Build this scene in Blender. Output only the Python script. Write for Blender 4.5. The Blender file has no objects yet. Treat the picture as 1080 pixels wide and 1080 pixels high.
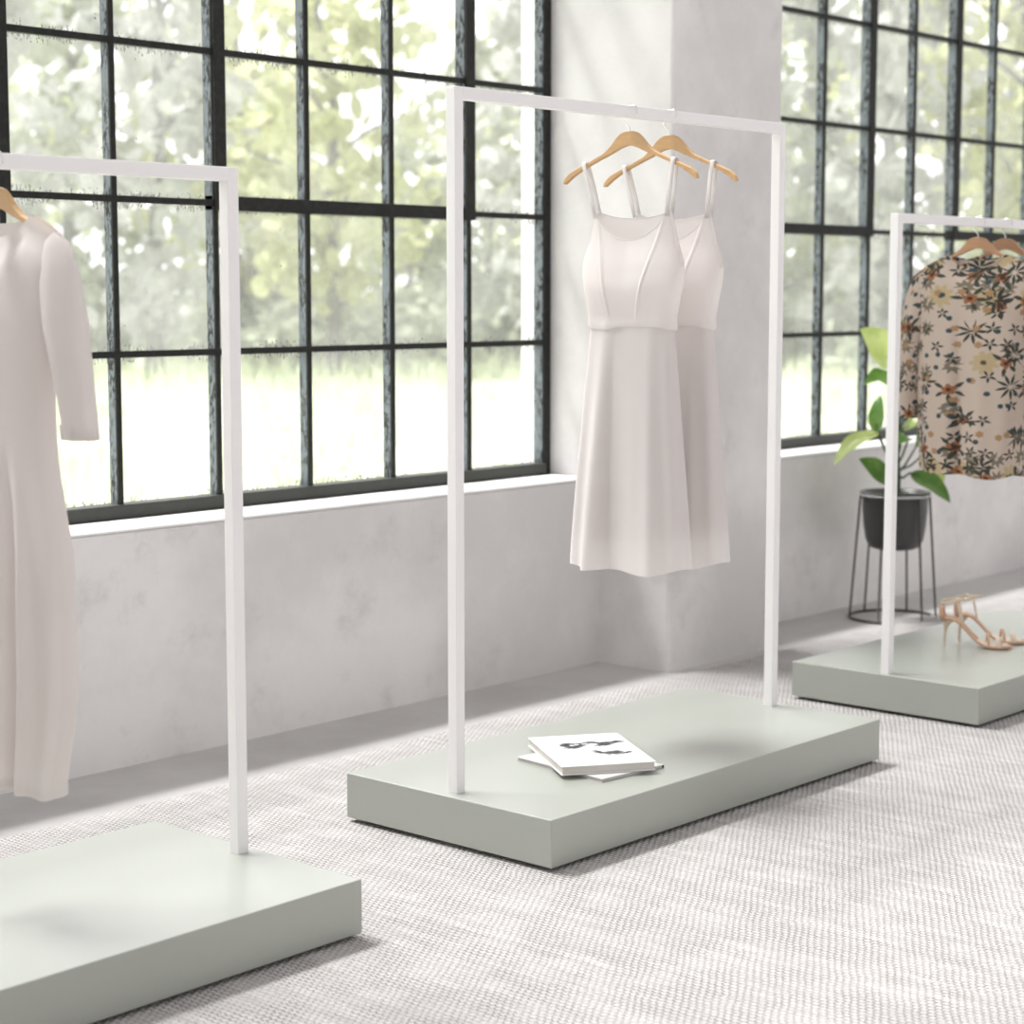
import bpy, math, random
from mathutils import Vector, Matrix
from math import sin, cos, pi, radians
random.seed(7)
SC = bpy.context.scene
SILL = .638
ROW0, ROWP, NROW = 1.103, .430, 14
COL = SC.collection

# ------------------------------------------------------------------ helpers
def mesh(name, verts, faces, mat, root=None, smooth=False, uv=None, mats=None, fm=None):
    me = bpy.data.meshes.new(name)
    off = Vector(root_world(root)) if root else Vector((0, 0, 0))
    me.from_pydata([Vector(v) - off for v in verts], [], faces)
    me.update()
    if mats:
        for m in mats: me.materials.append(m)
        for p, k in zip(me.polygons, fm): p.material_index = k
    elif mat: me.materials.append(mat)
    if smooth:
        for p in me.polygons: p.use_smooth = True
    if uv:
        l = me.uv_layers.new(name='UVMap')
        for p in me.polygons:
            for li in p.loop_indices:
                l.data[li].uv = uv[me.loops[li].vertex_index]
    o = bpy.data.objects.new(name, me)
    COL.objects.link(o)
    if root: o.parent = root
    return o

def root_world(r):
    p = Vector((0, 0, 0))
    while r is not None:
        p += r.location; r = r.parent
    return p

def thing(name, loc, label, cat, group=None):
    o = bpy.data.objects.new(name, None)
    o.empty_display_size = .05
    COL.objects.link(o); o.location = loc
    tag(o, label, cat, group)
    return o

def tag(o, label=None, cat=None, group=None, kind=None):
    if label: o['label'] = label
    if cat: o['category'] = cat
    if group: o['group'] = group
    if kind: o['kind'] = kind
    return o

def structure(name, verts, faces, mat, root=None, **k):
    o = mesh(name, verts, faces, mat, root, **k)
    if root is None: o['kind'] = 'structure'
    return o

def dup(o, loc, rz=0., label=None, sc=None):
    r = o.copy(); COL.objects.link(r); r.location = loc; r.rotation_euler = (0, 0, rz)
    if sc: r.scale = sc
    if label: r['label'] = label
    for ch in list(o.children):
        c = ch.copy(); COL.objects.link(c); c.parent = r
        for g in list(ch.children):
            q = g.copy(); COL.objects.link(q); q.parent = c
    return r

def bevel(o, w, seg=2):
    m = o.modifiers.new('bevel', 'BEVEL'); m.width = w; m.segments = seg; m.limit_method = 'ANGLE'
    return o

class MB:
    def __init__(s): s.v = []; s.f = []
    def box(s, x0, x1, y0, y1, z0, z1):
        n = len(s.v)
        s.v += [(x, y, z) for x in (x0, x1) for y in (y0, y1) for z in (z0, z1)]
        s.f += [tuple(n + i for i in q) for q in ((0, 1, 3, 2), (4, 6, 7, 5), (0, 4, 5, 1), (2, 3, 7, 6), (0, 2, 6, 4), (1, 5, 7, 3))]
        return s
    def tube(s, pts, r, n=8, closed=False, cap=True):
        pts = [Vector(p) for p in pts]
        rr = r if isinstance(r, (list, tuple)) else [r] * len(pts)
        base = len(s.v); m = len(pts); up = None
        for i, p in enumerate(pts):
            if closed: t = pts[(i + 1) % m] - pts[i - 1]
            else: t = pts[min(i + 1, m - 1)] - pts[max(i - 1, 0)]
            t.normalize()
            if up is None:
                up = Vector((0, 0, 1)) if abs(t.z) < .9 else Vector((1, 0, 0))
            a = t.cross(up).normalized(); up = a.cross(t).normalized()
            for k in range(n):
                th = 2 * pi * k / n
                s.v.append(tuple(p + rr[i] * (cos(th) * a + sin(th) * up)))
        for i in range(m if closed else m - 1):
            j = (i + 1) % m
            for k in range(n):
                l = (k + 1) % n
                s.f.append((base + i * n + k, base + i * n + l, base + j * n + l, base + j * n + k))
        if cap and not closed:
            s.f.append(tuple(base + k for k in range(n))); s.f.append(tuple(base + (m - 1) * n + k for k in reversed(range(n))))
        return s
    def lathe(s, c, prof, n=40):
        b = len(s.v)
        for (r, z) in prof:
            for k in range(n):
                th = 2 * pi * k / n
                s.v.append((c[0] + r * cos(th), c[1] + r * sin(th), z))
        for i in range(len(prof) - 1):
            for k in range(n):
                l = (k + 1) % n
                s.f.append((b + i * n + k, b + i * n + l, b + (i + 1) * n + l, b + (i + 1) * n + k))
        return s
    def grid(s, P):
        b = len(s.v); R = len(P); C = len(P[0])
        for row in P: s.v += [tuple(p) for p in row]
        for i in range(R - 1):
            for j in range(C - 1):
                s.f.append((b + i * C + j, b + i * C + j + 1, b + (i + 1) * C + j + 1, b + (i + 1) * C + j))
        return s
    def poly_prism(s, poly, fn, h0, h1):
        b = len(s.v); n = len(poly)
        s.v += [tuple(fn(p, h0)) for p in poly] + [tuple(fn(p, h1)) for p in poly]
        s.f.append(tuple(b + i for i in reversed(range(n)))); s.f.append(tuple(b + n + i for i in range(n)))
        for i in range(n):
            j = (i + 1) % n
            s.f.append((b + i, b + j, b + n + j, b + n + i))
        return s
    def build(s, name, mat, root=None, smooth=False, **k):
        return mesh(name, s.v, s.f, mat, root, smooth, **k)

def lerp(a, b, t): return a + (b - a) * t
def prof(tab, z):
    """monotone cubic lookup, tab sorted by key"""
    n = len(tab)
    if z <= tab[0][0]: return tab[0][1]
    if z >= tab[-1][0]: return tab[-1][1]
    sl = [(tab[k + 1][1] - tab[k][1]) / (tab[k + 1][0] - tab[k][0]) for k in range(n - 1)]
    def tan(k):
        if k == 0: return sl[0]
        if k == n - 1: return sl[-1]
        if sl[k - 1] * sl[k] <= 0: return 0.
        return 2 * sl[k - 1] * sl[k] / (sl[k - 1] + sl[k])
    for k in range(n - 1):
        if z <= tab[k + 1][0]:
            h = tab[k + 1][0] - tab[k][0]; t = (z - tab[k][0]) / h
            return ((2 * t ** 3 - 3 * t * t + 1) * tab[k][1] + (t ** 3 - 2 * t * t + t) * h * tan(k)
                    + (3 * t * t - 2 * t ** 3) * tab[k + 1][1] + (t ** 3 - t * t) * h * tan(k + 1))

# ------------------------------------------------------------------ materials
class NT:
    def __init__(s, name):
        s.m = bpy.data.materials.new(name); s.m.use_nodes = True
        s.t = s.m.node_tree; s.n = s.t.nodes; s.n.clear()
        s.out = s.n.new('ShaderNodeOutputMaterial')
    def node(s, typ, **kw):
        n = s.n.new(typ)
        for k, v in kw.items():
            if k.startswith('_'):
                setattr(n, k[1:], v)
        return n
    def link(s, a, b): s.t.links.new(a, b)
    def math(s, op, a, b=None, c=None, clamp=False):
        n = s.n.new('ShaderNodeMath'); n.operation = op; n.use_clamp = clamp
        for i, v in enumerate((a, b, c)):
            if v is None: continue
            if isinstance(v, (int, float)): n.inputs[i].default_value = v
            else: s.link(v, n.inputs[i])
        return n.outputs[0]
    def mix(s, f, a, b):
        n = s.n.new('ShaderNodeMix'); n.data_type = 'RGBA'
        for i, v in ((0, f), (6, a), (7, b)):
            if isinstance(v, (int, float)): n.inputs[i].default_value = v
            elif isinstance(v, tuple): n.inputs[i].default_value = (*v, 1) if len(v) == 3 else v
            else: s.link(v, n.inputs[i])
        return n.outputs[2]
    def coord(s, which='Object', scale=(1, 1, 1)):
        t = s.n.new('ShaderNodeTexCoord'); m = s.n.new('ShaderNodeMapping')
        m.inputs['Scale'].default_value = scale
        s.link(t.outputs[which], m.inputs[0]); return m.outputs[0]
    def noise(s, vec, scale, detail=4, rough=.55):
        n = s.n.new('ShaderNodeTexNoise'); n.inputs['Scale'].default_value = scale
        n.inputs['Detail'].default_value = detail; n.inputs['Roughness'].default_value = rough
        if vec is not None: s.link(vec, n.inputs['Vector'])
        return n.outputs['Fac']
    def ramp(s, f, a, b, lo=0., hi=1.):
        n = s.n.new('ShaderNodeMapRange'); n.interpolation_type = 'SMOOTHSTEP'
        s.link(f, n.inputs[0]); n.inputs[1].default_value = a; n.inputs[2].default_value = b
        n.inputs[3].default_value = lo; n.inputs[4].default_value = hi
        return n.outputs[0]
    def bsdf(s, col, rough=.5, metal=0, spec=.5, **kw):
        p = s.n.new('ShaderNodeBsdfPrincipled')
        if isinstance(col, tuple): p.inputs['Base Color'].default_value = (*col, 1)
        else: s.link(col, p.inputs['Base Color'])
        if isinstance(rough, (int, float)): p.inputs['Roughness'].default_value = rough
        else: s.link(rough, p.inputs['Roughness'])
        p.inputs['Metallic'].default_value = metal
        p.inputs['Specular IOR Level'].default_value = spec
        return p
    def bump(s, h, p, strength=.3, dist=.01):
        b = s.n.new('ShaderNodeBump'); b.inputs['Strength'].default_value = strength; b.inputs['Distance'].default_value = dist
        s.link(h, b.inputs['Height'])
        s.link(b.outputs[0], p.inputs['Normal']); return b
    def mixsh(s, f, a, b):
        n = s.n.new('ShaderNodeMixShader')
        if isinstance(f, (int, float)): n.inputs[0].default_value = f
        else: s.link(f, n.inputs[0])
        s.link(a, n.inputs[1]); s.link(b, n.inputs[2]); return n.outputs[0]
    def done(s, sh):
        s.link(sh, s.out.inputs[0]); return s.m

def simple(name, col, rough=.5, metal=0, spec=.5, var=.0, vscale=20, bump=0, bscale=200):
    t = NT(name); v = t.coord()
    c = col
    if var:
        n = t.noise(v, vscale)
        c = t.mix(n, tuple(x * (1 - var) for x in col), tuple(min(1, x * (1 + var)) for x in col))
    p = t.bsdf(c, rough, metal, spec)
    if bump: t.bump(t.noise(v, bscale, 3), p, bump, .002)
    return t.done(p.outputs[0])

def mat_plaster():
    t = NT('plaster'); v = t.coord()
    big = t.noise(v, 1.3, 6, .62); mid = t.noise(v, 6, 6, .65); fine = t.noise(v, 60, 4, .6)
    c = t.mix(t.ramp(big, .35, .68), (.68, .66, .655), (.83, .81, .805))
    c = t.mix(t.ramp(mid, .55, .76, 0, .42), c, (.52, .495, .49))
    c = t.mix(t.ramp(fine, .68, .8, 0, .25), c, (.42, .41, .405))
    p = t.bsdf(c, .85, 0, .25)
    h = t.math('ADD', t.math('MULTIPLY', mid, .6), t.math('MULTIPLY', fine, .25))
    t.bump(h, p, .25, .012)
    return t.done(p.outputs[0])

def mat_concrete():
    t = NT('concrete'); v = t.coord()
    big = t.noise(v, 1.8, 6, .6); mid = t.noise(v, 9, 6, .7); fine = t.noise(v, 140, 3)
    c = t.mix(t.ramp(big, .3, .7), (.46, .445, .44), (.57, .555, .55))
    c = t.mix(t.ramp(mid, .58, .8, 0, .45), c, (.40, .385, .38))
    c = t.mix(t.ramp(fine, .62, .8, 0, .3), c, (.30, .29, .29))
    p = t.bsdf(c, .7, 0, .3)
    t.bump(t.math('ADD', mid, t.math('MULTIPLY', fine, .4)), p, .15, .008)
    return t.done(p.outputs[0])

def mat_rug():
    t = NT('woven_rug'); v = t.coord()
    d = t.n.new('ShaderNodeTexNoise'); d.inputs['Scale'].default_value = 16; d.inputs['Detail'].default_value = 2
    t.link(v, d.inputs['Vector'])
    vm = t.n.new('ShaderNodeVectorMath'); vm.operation = 'MULTIPLY_ADD'
    t.link(d.outputs['Color'], vm.inputs[0]); vm.inputs[1].default_value = (.010, .013, 0); t.link(v, vm.inputs[2])
    sx = t.n.new('ShaderNodeSeparateXYZ'); t.link(vm.outputs[0], sx.inputs[0])
    px, py = .0128, .0160
    u = t.math('DIVIDE', sx.outputs[0], px)
    col = t.math('FLOOR', u)
    par = t.math('MULTIPLY', t.math('MODULO', t.math('ABSOLUTE', col), 2.), .5)
    w = t.math('ADD', t.math('DIVIDE', sx.outputs[1], py), par)
    fu = t.math('ABSOLUTE', t.math('SUBTRACT', t.math('FRACT', u), .5))
    fw = t.math('ABSOLUTE', t.math('SUBTRACT', t.math('FRACT', w), .5))
    a = t.math('SUBTRACT', 1, t.math('MULTIPLY', t.math('POWER', t.math('MULTIPLY', fu, 2), 3), .8))
    b = t.math('SUBTRACT', 1, t.math('POWER', t.math('MULTIPLY', fw, 2), 3))
    knot = t.math('MULTIPLY', a, b)
    # slubs: streaks running along the ribs
    sl = t.noise(t.coord('Object', (42, 3.2, 1)), 1., 3, .6)
    slub = t.ramp(sl, .60, .72)
    wr = t.noise(t.coord('Object', (1, 1, 1)), 9, 5)
    fz = t.noise(v, 260, 3)
    h = t.math('ADD', t.math('MAXIMUM', knot, t.math('MULTIPLY', slub, .6)), t.math('MULTIPLY', fz, .35))
    corner = t.math('MULTIPLY', t.math('MULTIPLY', fu, 2), t.math('MULTIPLY', fw, 2))
    gap = t.math('MULTIPLY', t.math('MAXIMUM', t.ramp(corner, .34, .62), t.ramp(knot, .02, .3, .28, 0)), t.ramp(wr, .36, .60, .30, 1))
    gap = t.math('MULTIPLY', gap, t.math('SUBTRACT', 1, t.math('MULTIPLY', slub, .7)))
    yarn = t.mix(t.ramp(sl, .35, .65), RUG_A, RUG_B)
    yarn = t.mix(t.ramp(fz, .55, .75, 0, .35), yarn, (.36, .32, .295))
    c = t.mix(t.math('MULTIPLY', gap, .95), yarn, (.15, .13, .125))
    p = t.bsdf(c, .95, 0, .1)
    t.bump(h, p, .7, .007)
    return t.done(p.outputs[0])

RUG_A, RUG_B = (.515, .494, .487), (.59, .568, .562)

def mat_cloth(name, col, trans=.35, weave=900, var=.04):
    t = NT(name); v = t.coord()
    n = t.noise(v, 14, 3)
    c = t.mix(n, tuple(x * (1 - var) for x in col), col)
    p = t.bsdf(c, .8, 0, .2)
    p.inputs['Sheen Weight'].default_value = .15
    t.bump(t.noise(v, weave, 2), p, .08, .001)
    tr = t.n.new('ShaderNodeBsdfTranslucent'); t.link(c, tr.inputs[0])
    return t.done(t.mixsh(trans, p.outputs[0], tr.outputs[0]))

def mat_wood():
    t = NT('hanger_wood'); v = t.coord('Object', (40, 6, 30))
    n = t.noise(v, 3, 5, .6)
    c = t.mix(n, (.50, .29, .13), (.70, .46, .235))
    p = t.bsdf(c, .42, 0, .4)
    return t.done(p.outputs[0])

def mat_wood_dark():
    t = NT('hanger_wood_reddish'); v = t.coord('Object', (40, 6, 30))
    n = t.noise(v, 3, 5, .6)
    c = t.mix(n, (.36, .19, .10), (.54, .31, .175))
    return t.done(t.bsdf(c, .45, 0, .4).outputs[0])

def mat_sky_grey():  # bar sides: skylight put into the grey-blue colour; specks are worn paint
    t = NT('sky_grey_specked'); v = t.coord('Object', (1, 1, .35))
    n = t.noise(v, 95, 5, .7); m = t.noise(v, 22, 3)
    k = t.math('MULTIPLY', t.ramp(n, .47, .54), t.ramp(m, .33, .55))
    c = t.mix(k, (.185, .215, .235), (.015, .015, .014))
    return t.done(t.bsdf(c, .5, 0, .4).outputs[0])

def mat_blackmetal():
    t = NT('black_steel'); v = t.coord()
    n = t.noise(v, 60, 4)
    c = t.mix(t.ramp(n, .4, .7), (.012, .012, .011), (.022, .023, .02))
    p = t.bsdf(c, .5, 0, .3); t.bump(n, p, .2, .003)
    return t.done(p.outputs[0])

def mat_glass():
    t = NT('window_glass'); v = t.coord()
    tr = t.n.new('ShaderNodeBsdfTransparent'); tr.inputs[0].default_value = (.97, .985, .975, 1)
    gl = t.n.new('ShaderNodeBsdfGlossy'); gl.inputs['Roughness'].default_value = .02
    lw = t.n.new('ShaderNodeFresnel'); lw.inputs[0].default_value = 1.25
    s = t.mixsh(lw.outputs[0], tr.outputs[0], gl.outputs[0])
    # dried dirt: small dark specks in loose patches, and a pale veil putting haze over the outdoors
    vo = t.n.new('ShaderNodeTexVoronoi'); vo.inputs['Scale'].default_value = 75; vo.inputs['Randomness'].default_value = 1
    t.link(v, vo.inputs['Vector'])
    rs = t.n.new('ShaderNodeSeparateColor'); t.link(vo.outputs['Color'], rs.inputs[0])
    keep = t.math('GREATER_THAN', rs.outputs[0], .76)
    size = t.math('MULTIPLY', rs.outputs[1], .33)
    dot = t.math('MULTIPLY', t.math('LESS_THAN', vo.outputs['Distance'], size), keep)
    patch = t.ramp(t.noise(v, 2.6, 4, .6), .47, .60)
    k = t.math('MULTIPLY', t.math('MULTIPLY', dot, patch), .8)
    sp = t.n.new('ShaderNodeSeparateXYZ'); t.link(v, sp.inputs[0])
    fz = t.math('FRACT', t.math('ADD', t.math('DIVIDE', t.math('SUBTRACT', sp.outputs[2], ROW0 - SILL), ROWP), 20.5))
    dz = t.math('MULTIPLY', t.math('ABSOLUTE', t.math('SUBTRACT', fz, .5)), ROWP)
    n1 = t.noise(t.coord('Object', (1, 1, .5)), 120, 4, .7); n2 = t.noise(v, 11, 3)
    reach = t.math('ADD', .004, t.math('MULTIPLY', t.ramp(n1, .45, .62), t.math('MULTIPLY', t.ramp(n2, .32, .56), .026)))
    k = t.math('MAXIMUM', k, t.math('MULTIPLY', t.math('LESS_THAN', dz, reach), .9))
    df = t.n.new('ShaderNodeBsdfDiffuse'); df.inputs[0].default_value = (.045, .045, .03, 1)
    s = t.mixsh(k, s, df.outputs[0])
    du = t.n.new('ShaderNodeBsdfTranslucent'); du.inputs[0].default_value = (.93, .93, .92, 1)
    s = t.mixsh(t.ramp(t.noise(v, 3.1, 5),   .3, .7, .09, .18), s, du.outputs[0])
    return t.done(s)

def mat_leaf(name, a, b, trans=.45, rough=.4):
    t = NT(name); v = t.coord()
    c = t.mix(t.ramp(t.noise(v, 9, 3), .35, .65), a, b)
    p = t.bsdf(c, rough, 0, .4)
    tr = t.n.new('ShaderNodeBsdfTranslucent'); t.link(c, tr.inputs[0])
    return t.done(t.mixsh(trans, p.outputs[0], tr.outputs[0]))

def mat_meadow():
    t = NT('meadow_grass'); v = t.coord()
    n = t.noise(v, .5, 5, .6); m = t.noise(v, 3, 4)
    c = t.mix(t.ramp(n, .35, .65), (.55, .60, .45), (.66, .69, .57))
    c = t.mix(t.ramp(m, .5, .7, 0, .5), c, (.44, .58, .44))
    return t.done(t.bsdf(c, .9, 0, .1).outputs[0])

def mat_floral():
    """beige cloth printed with dark sprigs, rust flowers and ochre blooms; pattern in UV metres"""
    t = NT('floral_print'); uvn = t.n.new('ShaderNodeTexCoord'); uv = uvn.outputs['UV']
    base = (.63, .525, .445)
    col = t.mix(t.noise(uv, 30, 3), tuple(x * .93 for x in base), base)
    def layer(col, scale, seed, keep, fn, colour):
        mp = t.n.new('ShaderNodeMapping'); mp.inputs['Location'].default_value = (seed * 1.37, seed * .71, 0); mp.inputs['Scale'].default_value = (scale, scale, scale)
        t.link(uv, mp.inputs[0])
        vo = t.n.new('ShaderNodeTexVoronoi'); vo.voronoi_dimensions = '2D'; vo.inputs['Scale'].default_value = 1; vo.inputs['Randomness'].default_value = .75
        t.link(mp.outputs[0], vo.inputs['Vector'])
        sub = t.n.new('ShaderNodeVectorMath'); sub.operation = 'SUBTRACT'
        t.link(mp.outputs[0], sub.inputs[0]); t.link(vo.outputs['Position'], sub.inputs[1])
        sp = t.n.new('ShaderNodeSeparateXYZ'); t.link(sub.outputs[0], sp.inputs[0])
        rc = t.n.new('ShaderNodeSeparateColor'); t.link(vo.outputs['Color'], rc.inputs[0])
        ang = t.math('ADD', t.math('DIVIDE', t.math('ARCTAN2', sp.outputs[1], sp.outputs[0]), 2 * pi), t.math('ADD', rc.outputs[0], 3.5))
        ang = t.math('MULTIPLY', t.math('SUBTRACT', t.math('FRACT', ang), .5), 2 * pi)
        r = vo.outputs['Distance']
        wob = t.math('MULTIPLY', t.math('SUBTRACT', t.noise(mp.outputs[0], 5, 2), .5), .10)
        r = t.math('ADD', r, wob)
        k = t.math('MULTIPLY', fn(r, ang, rc), t.math('GREATER_THAN', rc.outputs[1], 1 - keep))
        return t.mix(k, col, colour)
    def sprig(n, R, r0, thin):
        def fn(r, a, rc):
            w = t.math('MULTIPLY', a, n / 2)
            w = t.math('ABSOLUTE', t.math('SINE', w))                 # 0 on the leaf axis
            half = t.math('MULTIPLY', r, t.math('MULTIPLY', w, 2. / n))
            lens = t.math('MULTIPLY', t.math('SINE', t.math('MULTIPLY', t.math('DIVIDE', t.math('SUBTRACT', r, r0), R - r0), pi)), thin)
            ins = t.math('LESS_THAN', half, lens)
            # leaves on one side only, like a spray
            side = t.math('GREATER_THAN', t.math('COSINE', t.math('MULTIPLY', a, .5)), .18)
            inr = t.math('MULTIPLY', t.math('GREATER_THAN', r, r0), t.math('LESS_THAN', r, R))
            return t.math('MULTIPLY', t.math('MULTIPLY', ins, inr), side)
        return fn
    def flower(n, R):
        def fn(r, a, rc):
            pet = t.math('MULTIPLY', t.math('ADD', .62, t.math('MULTIPLY', t.math('ABSOLUTE', t.math('SINE', t.math('MULTIPLY', a, n / 2))), .38)), R)
            return t.math('LESS_THAN', r, pet)
        return fn
    def centre(R):
        return lambda r, a, rc: t.math('LESS_THAN', r, R)
    # ochre blooms
    col = layer(col, 9, 3.1, .45, flower(9, .34), (.53, .42, .25))
    col = layer(col, 9, 3.1, .45, centre(.06), (.12, .10, .07))
    # faint grey green and brown sprays
    col = layer(col, 15, 5.7, .5, sprig(9, .46, .04, .055), (.22, .19, .145))
    # rust flowers with leaves
    col = layer(col, 11, 8.3, .42, sprig(6, .50, .12, .06), (.07, .075, .06))
    col = layer(col, 11, 8.3, .42, flower(5, .20), (.34, .15, .075))
    col = layer(col, 11, 8.3, .42, centre(.07), (.10, .045, .03))
    # strong dark green sprigs
    col = layer(col, 11.5, 12.9, .5, sprig(9, .50, .05, .045), (.060, .064, .053))
    col = layer(col, 21, 17.3, .38, sprig(5, .46, .03, .07), (.06, .058, .05))
    col = layer(col, 18, 22.1, .28, flower(6, .20), (.42, .26, .14))
    col = layer(col, 26, 27.7, .22, centre(.2), (.06, .09, .10))
    p = t.bsdf(col, .85, 0, .2)
    tr = t.n.new('ShaderNodeBsdfTranslucent'); t.link(col, tr.inputs[0])
    return t.done(t.mixsh(.22, p.outputs[0], tr.outputs[0]))

def mat_sage():
    t = NT('sage_lacquer'); v = t.coord()
    c = t.mix(t.noise(v, 3, 3), (.352, .372, .330), (.362, .382, .340))
    p = t.bsdf(c, .34, 0, .9)
    p.inputs['Coat Weight'].default_value = .8; p.inputs['Coat Roughness'].default_value = .30
    return t.done(p.outputs[0])

M = dict(
    plaster=mat_plaster(), concrete=mat_concrete(), rug=mat_rug(), steel=mat_blackmetal(), sky_grey=mat_sky_grey(), glass=mat_glass(),
    frame_bottom=simple('worn_dark_frame', (.045, .048, .042), .55, 0, .4, .2, 30),
    sill=simple('white_sill_render', (.80, .79, .785), .8, 0, .2, .05, 8, .2, 60),
    sage=mat_sage(),
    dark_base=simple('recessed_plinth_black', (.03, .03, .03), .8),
    white=simple('white_powder_coat', (.88, .865, .865), .45, 0, .4, .015, 5),
    chrome=simple('polished_wire', (.85, .85, .86), .12, 1),
    wood=mat_wood(), wood_dark=mat_wood_dark(),
    slip=mat_cloth('pale_slip_cloth', (.88, .835, .82), .36), lining=mat_cloth('pale_lining', (.72, .67, .65), .28),
    trim=mat_cloth('pale_trim', (.88, .85, .84), .3),
    knit=mat_cloth('ivory_knit', (.84, .785, .76), .25, 500),
    floral=mat_floral(),
    paper=simple('paper', (.80, .80, .79), .7, 0, .2), pages=simple('page_edges', (.62, .585, .55), .85, 0, .1, .1, 300),
    ink=simple('grey_ink', (.085, .085, .09), .8, 0, .1, .5, 90), ink2=simple('pale_grey_ink', (.27, .27, .275), .8, 0, .1, .3, 90),
    cover2=simple('pale_grey_cover', (.52, .52, .515), .6), spine=simple('dark_spine', (.06, .05, .045), .5),
    pot=simple('charcoal_ceramic', (.045, .045, .043), .38, 0, .5, .1, 20), soil=simple('soil', (.03, .022, .016), 1, 0, .1, .4, 90, .6, 120),
    wire=simple('dark_bronze_wire', (.07, .062, .056), .4, .6), rimwire=simple('pale_ring', (.55, .55, .56), .25, .8),
    stem=simple('plant_stem', (.045, .085, .03), .5, 0, .4, .2, 40),
    petiole=simple('petiole', (.07, .10, .035), .5),
    leaf=mat_leaf('glossy_leaf', (.09, .20, .035), (.17, .30, .07), .42, .22), leaf_light=mat_leaf('young_leaf', (.42, .52, .17), (.54, .62, .25), .5, .22),
    nude=simple('nude_leather', (.58, .36, .235), .4, 0, .4, .06, 60), strap=simple('champagne_leather', (.72, .60, .47), .3, .25, .5, .05, 80),
    toebed=simple('pale_insole', (.75, .62, .52), .45), sole=simple('dark_outsole', (.10, .06, .045), .5),
    meadow=mat_meadow(), bark=simple('grey_bark', (.22, .21, .20), .9, 0, .1, .3, 6),
    tree_a=mat_leaf('tree_leaf_yellow_green', (.54, .57, .30), (.70, .70, .44), .58, .6),
    tree_b=mat_leaf('tree_leaf_grey_green', (.40, .44, .33), (.55, .57, .45), .55, .6),
    tree_c=mat_leaf('tree_leaf_silver', (.48, .49, .46), (.62, .62, .60), .55, .6),
    grassblade=mat_leaf('grass_blade', (.56, .63, .42), (.72, .75, .56), .5, .7),
)

# ------------------------------------------------------------------ measured layout (metres)
YW, YG = 4.228, 4.450            # inner wall face, window plane
SILL = .638
YOUT = 4.575                      # outer face of the wall
PIER0, PIER1, YP = 5.216, 5.848, 3.928
TOP = 7.4
ROW0, ROWP, NROW = 1.103, .430, 14
COLP = .360
WL0, WL1 = .86, 5.213            # left window
WR0, WR1 = 5.850, 10.20

# ------------------------------------------------------------------ setting
def slab(name, x0, x1, y0, y1, z0, z1, m, bv=.006):
    b = MB().box(x0, x1, y0, y1, z0, z1)
    o = structure(name, b.v, b.f, m)
    if bv: bevel(o, bv, 2)
    return o

slab('floor', -5, 15, -4, YW + .2, -.12, 0, M['concrete'], 0)
slab('wall_back', -5, 15, YW, YOUT, -.12, SILL, M['plaster'], .008)
slab('wall_pier', PIER0, PIER1, YP, YOUT + .02, -.12, TOP, M['plaster'], .012)
slab('wall_left', -5, WL0, YW + .0005, YOUT - .001, SILL, TOP, M['plaster'])
slab('wall_right', WR1, 15, YW + .0005, YOUT - .001, SILL, TOP, M['plaster'])
slab('wall_head_left', WL0, PIER0, YW + .001, YOUT - .002, ROW0 + ROWP * NROW + .03, TOP, M['plaster'])
slab('wall_head_right', PIER1, WR1, YW + .001, YOUT - .002, ROW0 + ROWP * NROW + .03, TOP, M['plaster'])
slab('trim_1', WL0, PIER0, YW - .001, YG - .02, SILL, SILL + .006, M['sill'], .002)
slab('trim_2', PIER1, WR1, YW - .001, YG - .02, SILL, SILL + .006, M['sill'], .002)

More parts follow.
